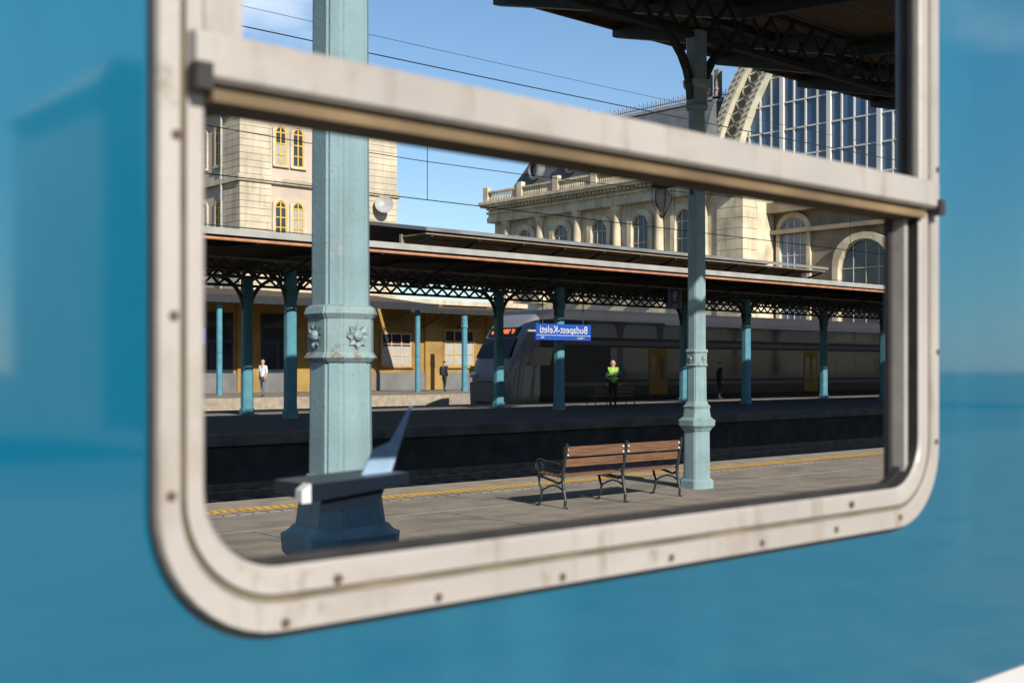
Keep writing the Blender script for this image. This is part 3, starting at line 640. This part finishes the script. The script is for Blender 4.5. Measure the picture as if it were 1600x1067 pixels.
for i, yy in enumerate((98.2,92.4,86.6,80.8)):
    cc = Vector((XW+1.25,yy,24.2)); od = MB()
    od.loft([[cc+Vector((-hh,rr*math.cos(2*math.pi*k/16),rr*1.2*math.sin(2*math.pi*k/16))) for k in range(16)] for rr,hh in ((.95,-.8),(.95,.6),(.7,.65),(.66,.2))],True)
    od.build('round_dormer', 'roof_metal', b3, rf, smooth=True); MB().add([cc+Vector((-.22,.66*math.cos(2*math.pi*k/16),.8*math.sin(2*math.pi*k/16))) for k in range(16)],[tuple(range(16))]).build('dormer_pane', 'glass_dark', b3, rf)

# great train hall: end wall with glass and a riveted arch
b5 = thing('train_hall', 'great glazed train hall with pale riveted arch and tall end window', 'building', (100,45,-1))
XH = 95.0; YC = 44.0
MB().box((XH,20,-1),(XH+3,70,17.5)).build('wall', 'stone_dark', b5)
def arch_xy(rad, k, n): a = math.pi*k/n; return (YC+rad*math.cos(a), 17.6+rad*.82*math.sin(a))
for r0, r1, dx0, dx1, nm in ((32.5,31.4,-1.2,1.0,'outer_arch'),(29.8,29.0,-1.0,.8,'inner_arch')):
    n = 60; m = MB(); rings = []
    for k in range(n+1):
        (y0,z0),(y1,z1) = arch_xy(r0,k,n), arch_xy(r1,k,n); rings.append([(XH+dx0,y0,z0),(XH+dx1,y0,z0),(XH+dx1,y1,z1),(XH+dx0,y1,z1)])
    ao = m.loft(rings, True, True).build(nm, 'steel_cream', b5)
    m = MB()
    for k in range(2*n):
        y0,z0 = arch_xy((r0+r1)/2+.2,k/2,n); m.cbox((XH+dx0-.04,y0,z0),(.1,.22,.22)); y0,z0 = arch_xy((r0+r1)/2-.25,k/2+.3,n); m.cbox((XH+dx0-.04,y0,z0),(.1,.18,.18))
    q = m.build('rivets', 'stone_dark', b5, ao); q['kind'] = 'stuff'
m = MB()
for k in range(60):
    y0,z0 = arch_xy(31.4,k,60); y1,z1 = arch_xy(29.8,k+1,60); y2,z2 = arch_xy(29.8,k,60); y3,z3 = arch_xy(31.4,k+1,60)
    m.bar((XH-.5,y0,z0),(XH-.5,y1,z1),.18,.12,(1,0,0)); m.bar((XH-.5,y2,z2),(XH-.5,y3,z3),.18,.12,(1,0,0))
m.build('arch_lattice', 'steel_cream', b5)
gp = [arch_xy(29.0,k,40) for k in range(41)]
ge = MB().add([(XH,y,z) for y,z in gp],[tuple(range(41))]).build('end_window', 'glass_blue', b5)
for i in range(45):                                       # glazing bars
    y = YC-28.5+i*1.3; hz = 17.6+29*.82*math.sqrt(max(0,1-((y-YC)/29)**2))
    if hz < 18.6: continue
    wd = .42 if i % 4 == 0 else .16; MB().box((XH-.05-wd*.6,y-wd/2,17.6),(XH-.02,y+wd/2,hz)).build('glazing_bar', 'white', b5, ge)
for j in range(9):
    z = 19.4+j*2.6; hy = 29*math.sqrt(max(0,1-((z-17.6)/(29*.82))**2))
    if hy < 2: continue
    MB().box((XH-.14,YC-hy,z-.07),(XH-.025,YC+hy,z+.07)).build('transom', 'white', b5, ge)
MB().box((XH-1.3,20,16.6),(XH,70,17.6)).build('cornice', 'stone_dark', b5); MB().box((XH-.8,20,14.6),(XH,70,15.0)).build('cornice', 'stone_dark', b5)
# rest of the hall's body behind the end window
hr = MB(); rings = [[(XH+.3+dx,y,z) for y,z in [arch_xy(33,k,30) for k in range(31)]] for dx in (0,60)]
hr.loft(rings, False).build('hall_roof', 'slate', b5)
window(b5, (XH,66.2,6.0), (0,-1,0), 3.0, 10.2, 'white', True, 'stone', None, .3, 3, 4, .4, 'glass_blue')
for yy, ww, hh in ((58.5,5.2,9.5),(52.5,3.6,9),(47.6,3.6,9),(43,3.0,8.5),(38,3.6,9),(33,3.6,9)):
    window(b5, (XH,yy,4.0), (0,-1,0), ww, hh, 'steel_cream', True, 'stone', None, .6, 3, 4, .6)

# ------------------------------------------------------------------ unseen houses added behind the boarding platform for the glossy paint to reflect
for k, (x, y, wd, hh) in enumerate(((6,-62,12,11),(27,-58,9,15),(52,-60,14,9),(78,-70,12,14))):
    bb = thing('station_house', ('wide','tall','low','far')[k]+' cream house with slate roof behind the boarding platform', 'building', (x,y,-1))
    MB().box((x-wd/2,y-6,-1),(x+wd/2,y+6,hh)).build('wall', 'cream', bb)
    MB().loft([[(x-wd/2-.5,y-6.5,hh),(x+wd/2+.5,y-6.5,hh),(x+wd/2+.5,y+6.5,hh),(x-wd/2-.5,y+6.5,hh)],[(x-wd/2+3,y-.1,hh+3),(x+wd/2-3,y-.1,hh+3),(x+wd/2-3,y+.1,hh+3),(x-wd/2+3,y+.1,hh+3)]],True,True).build('roof', 'slate', bb)
    for i in range(int(wd/3.2)):
        for j in range(int(hh/4)): window(bb, (x+wd/2-2-i*3.2,y+6,1.2+j*4), (-1,0,0), 1.2, 2.2, 'white', False, 'cream', nh=1)

# ------------------------------------------------------------------ the coach in front
FX0, FX1, FZ0, FZ1 = .460, 1.815, 1.4995, 2.52
co = thing('railway_coach', 'blue painted railway coach side with a metal-framed window', 'train coach', (1.1,1.1,.3))
def rring(il, ir, iz, y, rad, n=10):
    a, b, c, d = FX0+il, FX1-ir, FZ0+iz, FZ1-iz; pts = []
    for cx, cz, s in ((a+rad,c+rad,math.pi),(b-rad,c+rad,1.5*math.pi),(b-rad,d-rad,0),(a+rad,d-rad,.5*math.pi)):
        for k in range(n+1): an = s+k*math.pi/2/n; pts.append((cx+rad*math.cos(an), y, cz+rad*math.sin(an)))
    return pts
def rr_(i, y): return rring(i*.74, i*.9, i, y, max(.02,.125-i*.75))
hole = rr_(.004, 1.0); big = []
for k in range(len(hole)):                                # each rounded corner of the opening fans out to one corner of the side panel
    big.append(((-8,1.0,1.207),(14,1.0,1.207),(14,1.0,2.72),(-8,1.0,2.72))[k//11])
bp = MB().loft([big, hole, [(x,1.06,z) for x,y,z in hole]]).build('body_panel', 'paint', co)
MB().loft([[(x,1.0+a,z) for a,z in ((0,2.72),(.03,2.84),(.1,2.93),(.24,2.98),(.24,2.94),(.12,2.89),(.06,2.72))] for x in (-8,14)],True,True).build('roof_edge', 'stripe', co)
MB().box((-8,.998,1.0),(14,1.06,1.205)).build('white_stripe', 'stripe', co)
MB().box((-8,1.0,-.2),(14,1.06,.998)).build('lower_panel', 'paint', co)
wf = MB().loft([rr_(i,y) for i,y in ((.0,.999),(.0,.986),(.002,.983),(.026,.982),(.029,.986),(.031,.991),(.035,.991),(.037,.985),(.058,.985),(.063,.989),(.064,1.02),(.05,1.03))])
for k in range(len(wf.f)):
    if 4 <= k//44 <= 6: wf.mi[k] = 1
    if k//44 >= 9: wf.mi[k] = 2
wf = wf.build('window_frame', ['frame', 'frame_grime', 'rubber'], co, smooth=True)
MB().loft([rr_(-.004,.999),rr_(-.004,.992),rr_(.001,.990),rr_(.001,.999)]).build('rubber_seal', 'rubber', co, wf)
MB().loft([rr_(.0635,1.008),rr_(.068,1.008),rr_(.068,1.022),rr_(.0635,1.022)]).build('glazing_seal', 'rubber', co, wf)
def onface(px, py, Y=.982): d = (px-800)/1850; k = Y/(.747-.665*d); return ((.665+.747*d)*k, Y, 1.75+(576-py)/1850*k)
sm = None
for px, py in ((447,973),(530,904),(686,933),(880,901),(1050,871),(1192,848),(1308,827),(1333,788),(1408,808),(276,210),(272,493),(268,775),(1466,265),(1467,550),(1464,690)):
    x, y, z = onface(px, py)
    if sm is None:
        sm = MB().loft([[(x+r_*math.cos(2*math.pi*k/12),y-h_,z+r_*math.sin(2*math.pi*k/12)) for k in range(12)] for r_,h_ in ((.0048,-.002),(.0046,.0012),(.003,.0018),(.0012,.0006))],True,True).build('screw', 'screw', co, wf); s0 = (x,y,z)
    else:
        o = sm.copy(); COL.objects.link(o); o.parent = wf; o.location = (x-s0[0],y-s0[1],z-s0[2])
# sash: middle rail, stiles, panes
rl = MB().loft([[(x,y,z) for y,z in ((1.04,2.052),(.972,2.052),(.967,2.047),(.967,2.012),(.972,2.008),(1.04,2.004))] for x in (FX0+.028,FX1-.03)],True,True).build('middle_rail', 'frame', co)
MB().box((FX0+.05,.978,1.992),(FX1-.055,1.035,2.003)).build('drip_strip', 'frame_brown', co, rl)
for x in (FX0+.026, FX1-.036): MB().box((x,.962,1.998),(x+.016,.98,2.022)).build('stop_block', 'rubber', co, rl)
MB().box((FX0+.045,.985,2.053),(FX0+.083,1.02,2.47)).build('sash_stile', 'frame', co)
MB().box((FX1-.058,.988,2.053),(FX1-.05,1.0,2.47)).build('sash_stile', 'frame', co)
MB().box((FX1-.064,.996,2.053),(FX1-.058,1.004,2.47)).build('sash_seal', 'rubber', co)
MB().box((FX1-.07,1.021,1.565),(FX1-.055,1.03,1.99)).build('channel_lining', 'rubber', co)
MB().box((FX1-.09,1.021,1.565),(FX1-.08,1.031,1.99)).build('pane_edge', 'rubber', co)
MB().box((FX1-.08,1.0,1.565),(FX1-.07,1.021,1.99)).build('guide_strip', 'frame', co)
# unseen coach floor and low far side, added to shade the column pedestal
MB().box((-8,1.06,.62),(14,3.8,.72)).build('floor', 'plinth', co); MB().box((-8,3.72,-.2),(14,3.8,.98)).build('far_side_panel', 'paint', co)
MB().add([(FX0+.07,1.015,2.05),(FX1-.06,1.015,2.05),(FX1-.06,1.015,2.46),(FX0+.07,1.015,2.46)],[(0,1,2,3)]).build('upper_pane', 'pane', co)
lp_ = rr_(.0655,1.03); nlp = [p for p in lp_ if p[2] < 2.0]; nlp = [p for p in nlp]
MB().add([(x,1.03,min(z,2.0)) for x,y,z in lp_],[tuple(range(len(lp_)))]).build('lower_pane', 'pane', co)


# ------------------------------------------------------------------ shapes added for the pale glints in the lower window
M['table_dark'] = mat('table_dark', (.006, .010, .018), .35, .2, 6); M['leaflet'] = mat('leaflet', (.22, .32, .45), .6, .2, 14)
def inside(px, py, Y): return Vector(onface(px, py, Y))
A, B = inside(486,757,1.7), inside(640,738,1.7); d = (B-A).normalized(); up = Vector((0,0,1))
tb = thing('folding_table', 'dark folding table with a white end cap inside the coach window', 'table', tuple(A))
MB().loft([[A+Vector((0,y,h)) for y,h in ((0,0),(.12,0),(.12,-.022),(0,-.03))],[B+Vector((0,y,h)) for y,h in ((0,0),(.12,0),(.12,-.02),(0,-.02))]],True,True).build('table_top', 'table_dark', tb)
MB().loft([[A-d*.001+Vector((0,y,h)) for y,h in ((-.003,.002),(.02,.002),(.02,-.027),(-.003,-.03))],[A-d*.017+Vector((0,y,h)) for y,h in ((0,-.008),(.02,-.008),(.02,-.026),(0,-.03))]],True,True).build('end_cap', 'white', tb)
MB().loft([[inside(px,py,Y) for px,py,Y in ((505,770,1.72),(600,757,1.72),(600,757,1.8),(505,770,1.8))],[inside(px,py,Y) for px,py,Y in ((500,800,1.72),(592,790,1.72),(592,790,1.8),(500,800,1.8))]],True,True).build('bracket', 'table_dark', tb)
lf = MB(); o3 = Vector((0,.004,0)); P4 = [inside(*q,1.74) for q in ((565,745),(612,738),(647,627),(634,650),(612,690),(585,702))]
tag(lf.extr(P4, o3).build('leaflet', 'leaflet'), 'pale blue folded leaflet standing upright on the dark folding table', 'leaflet')
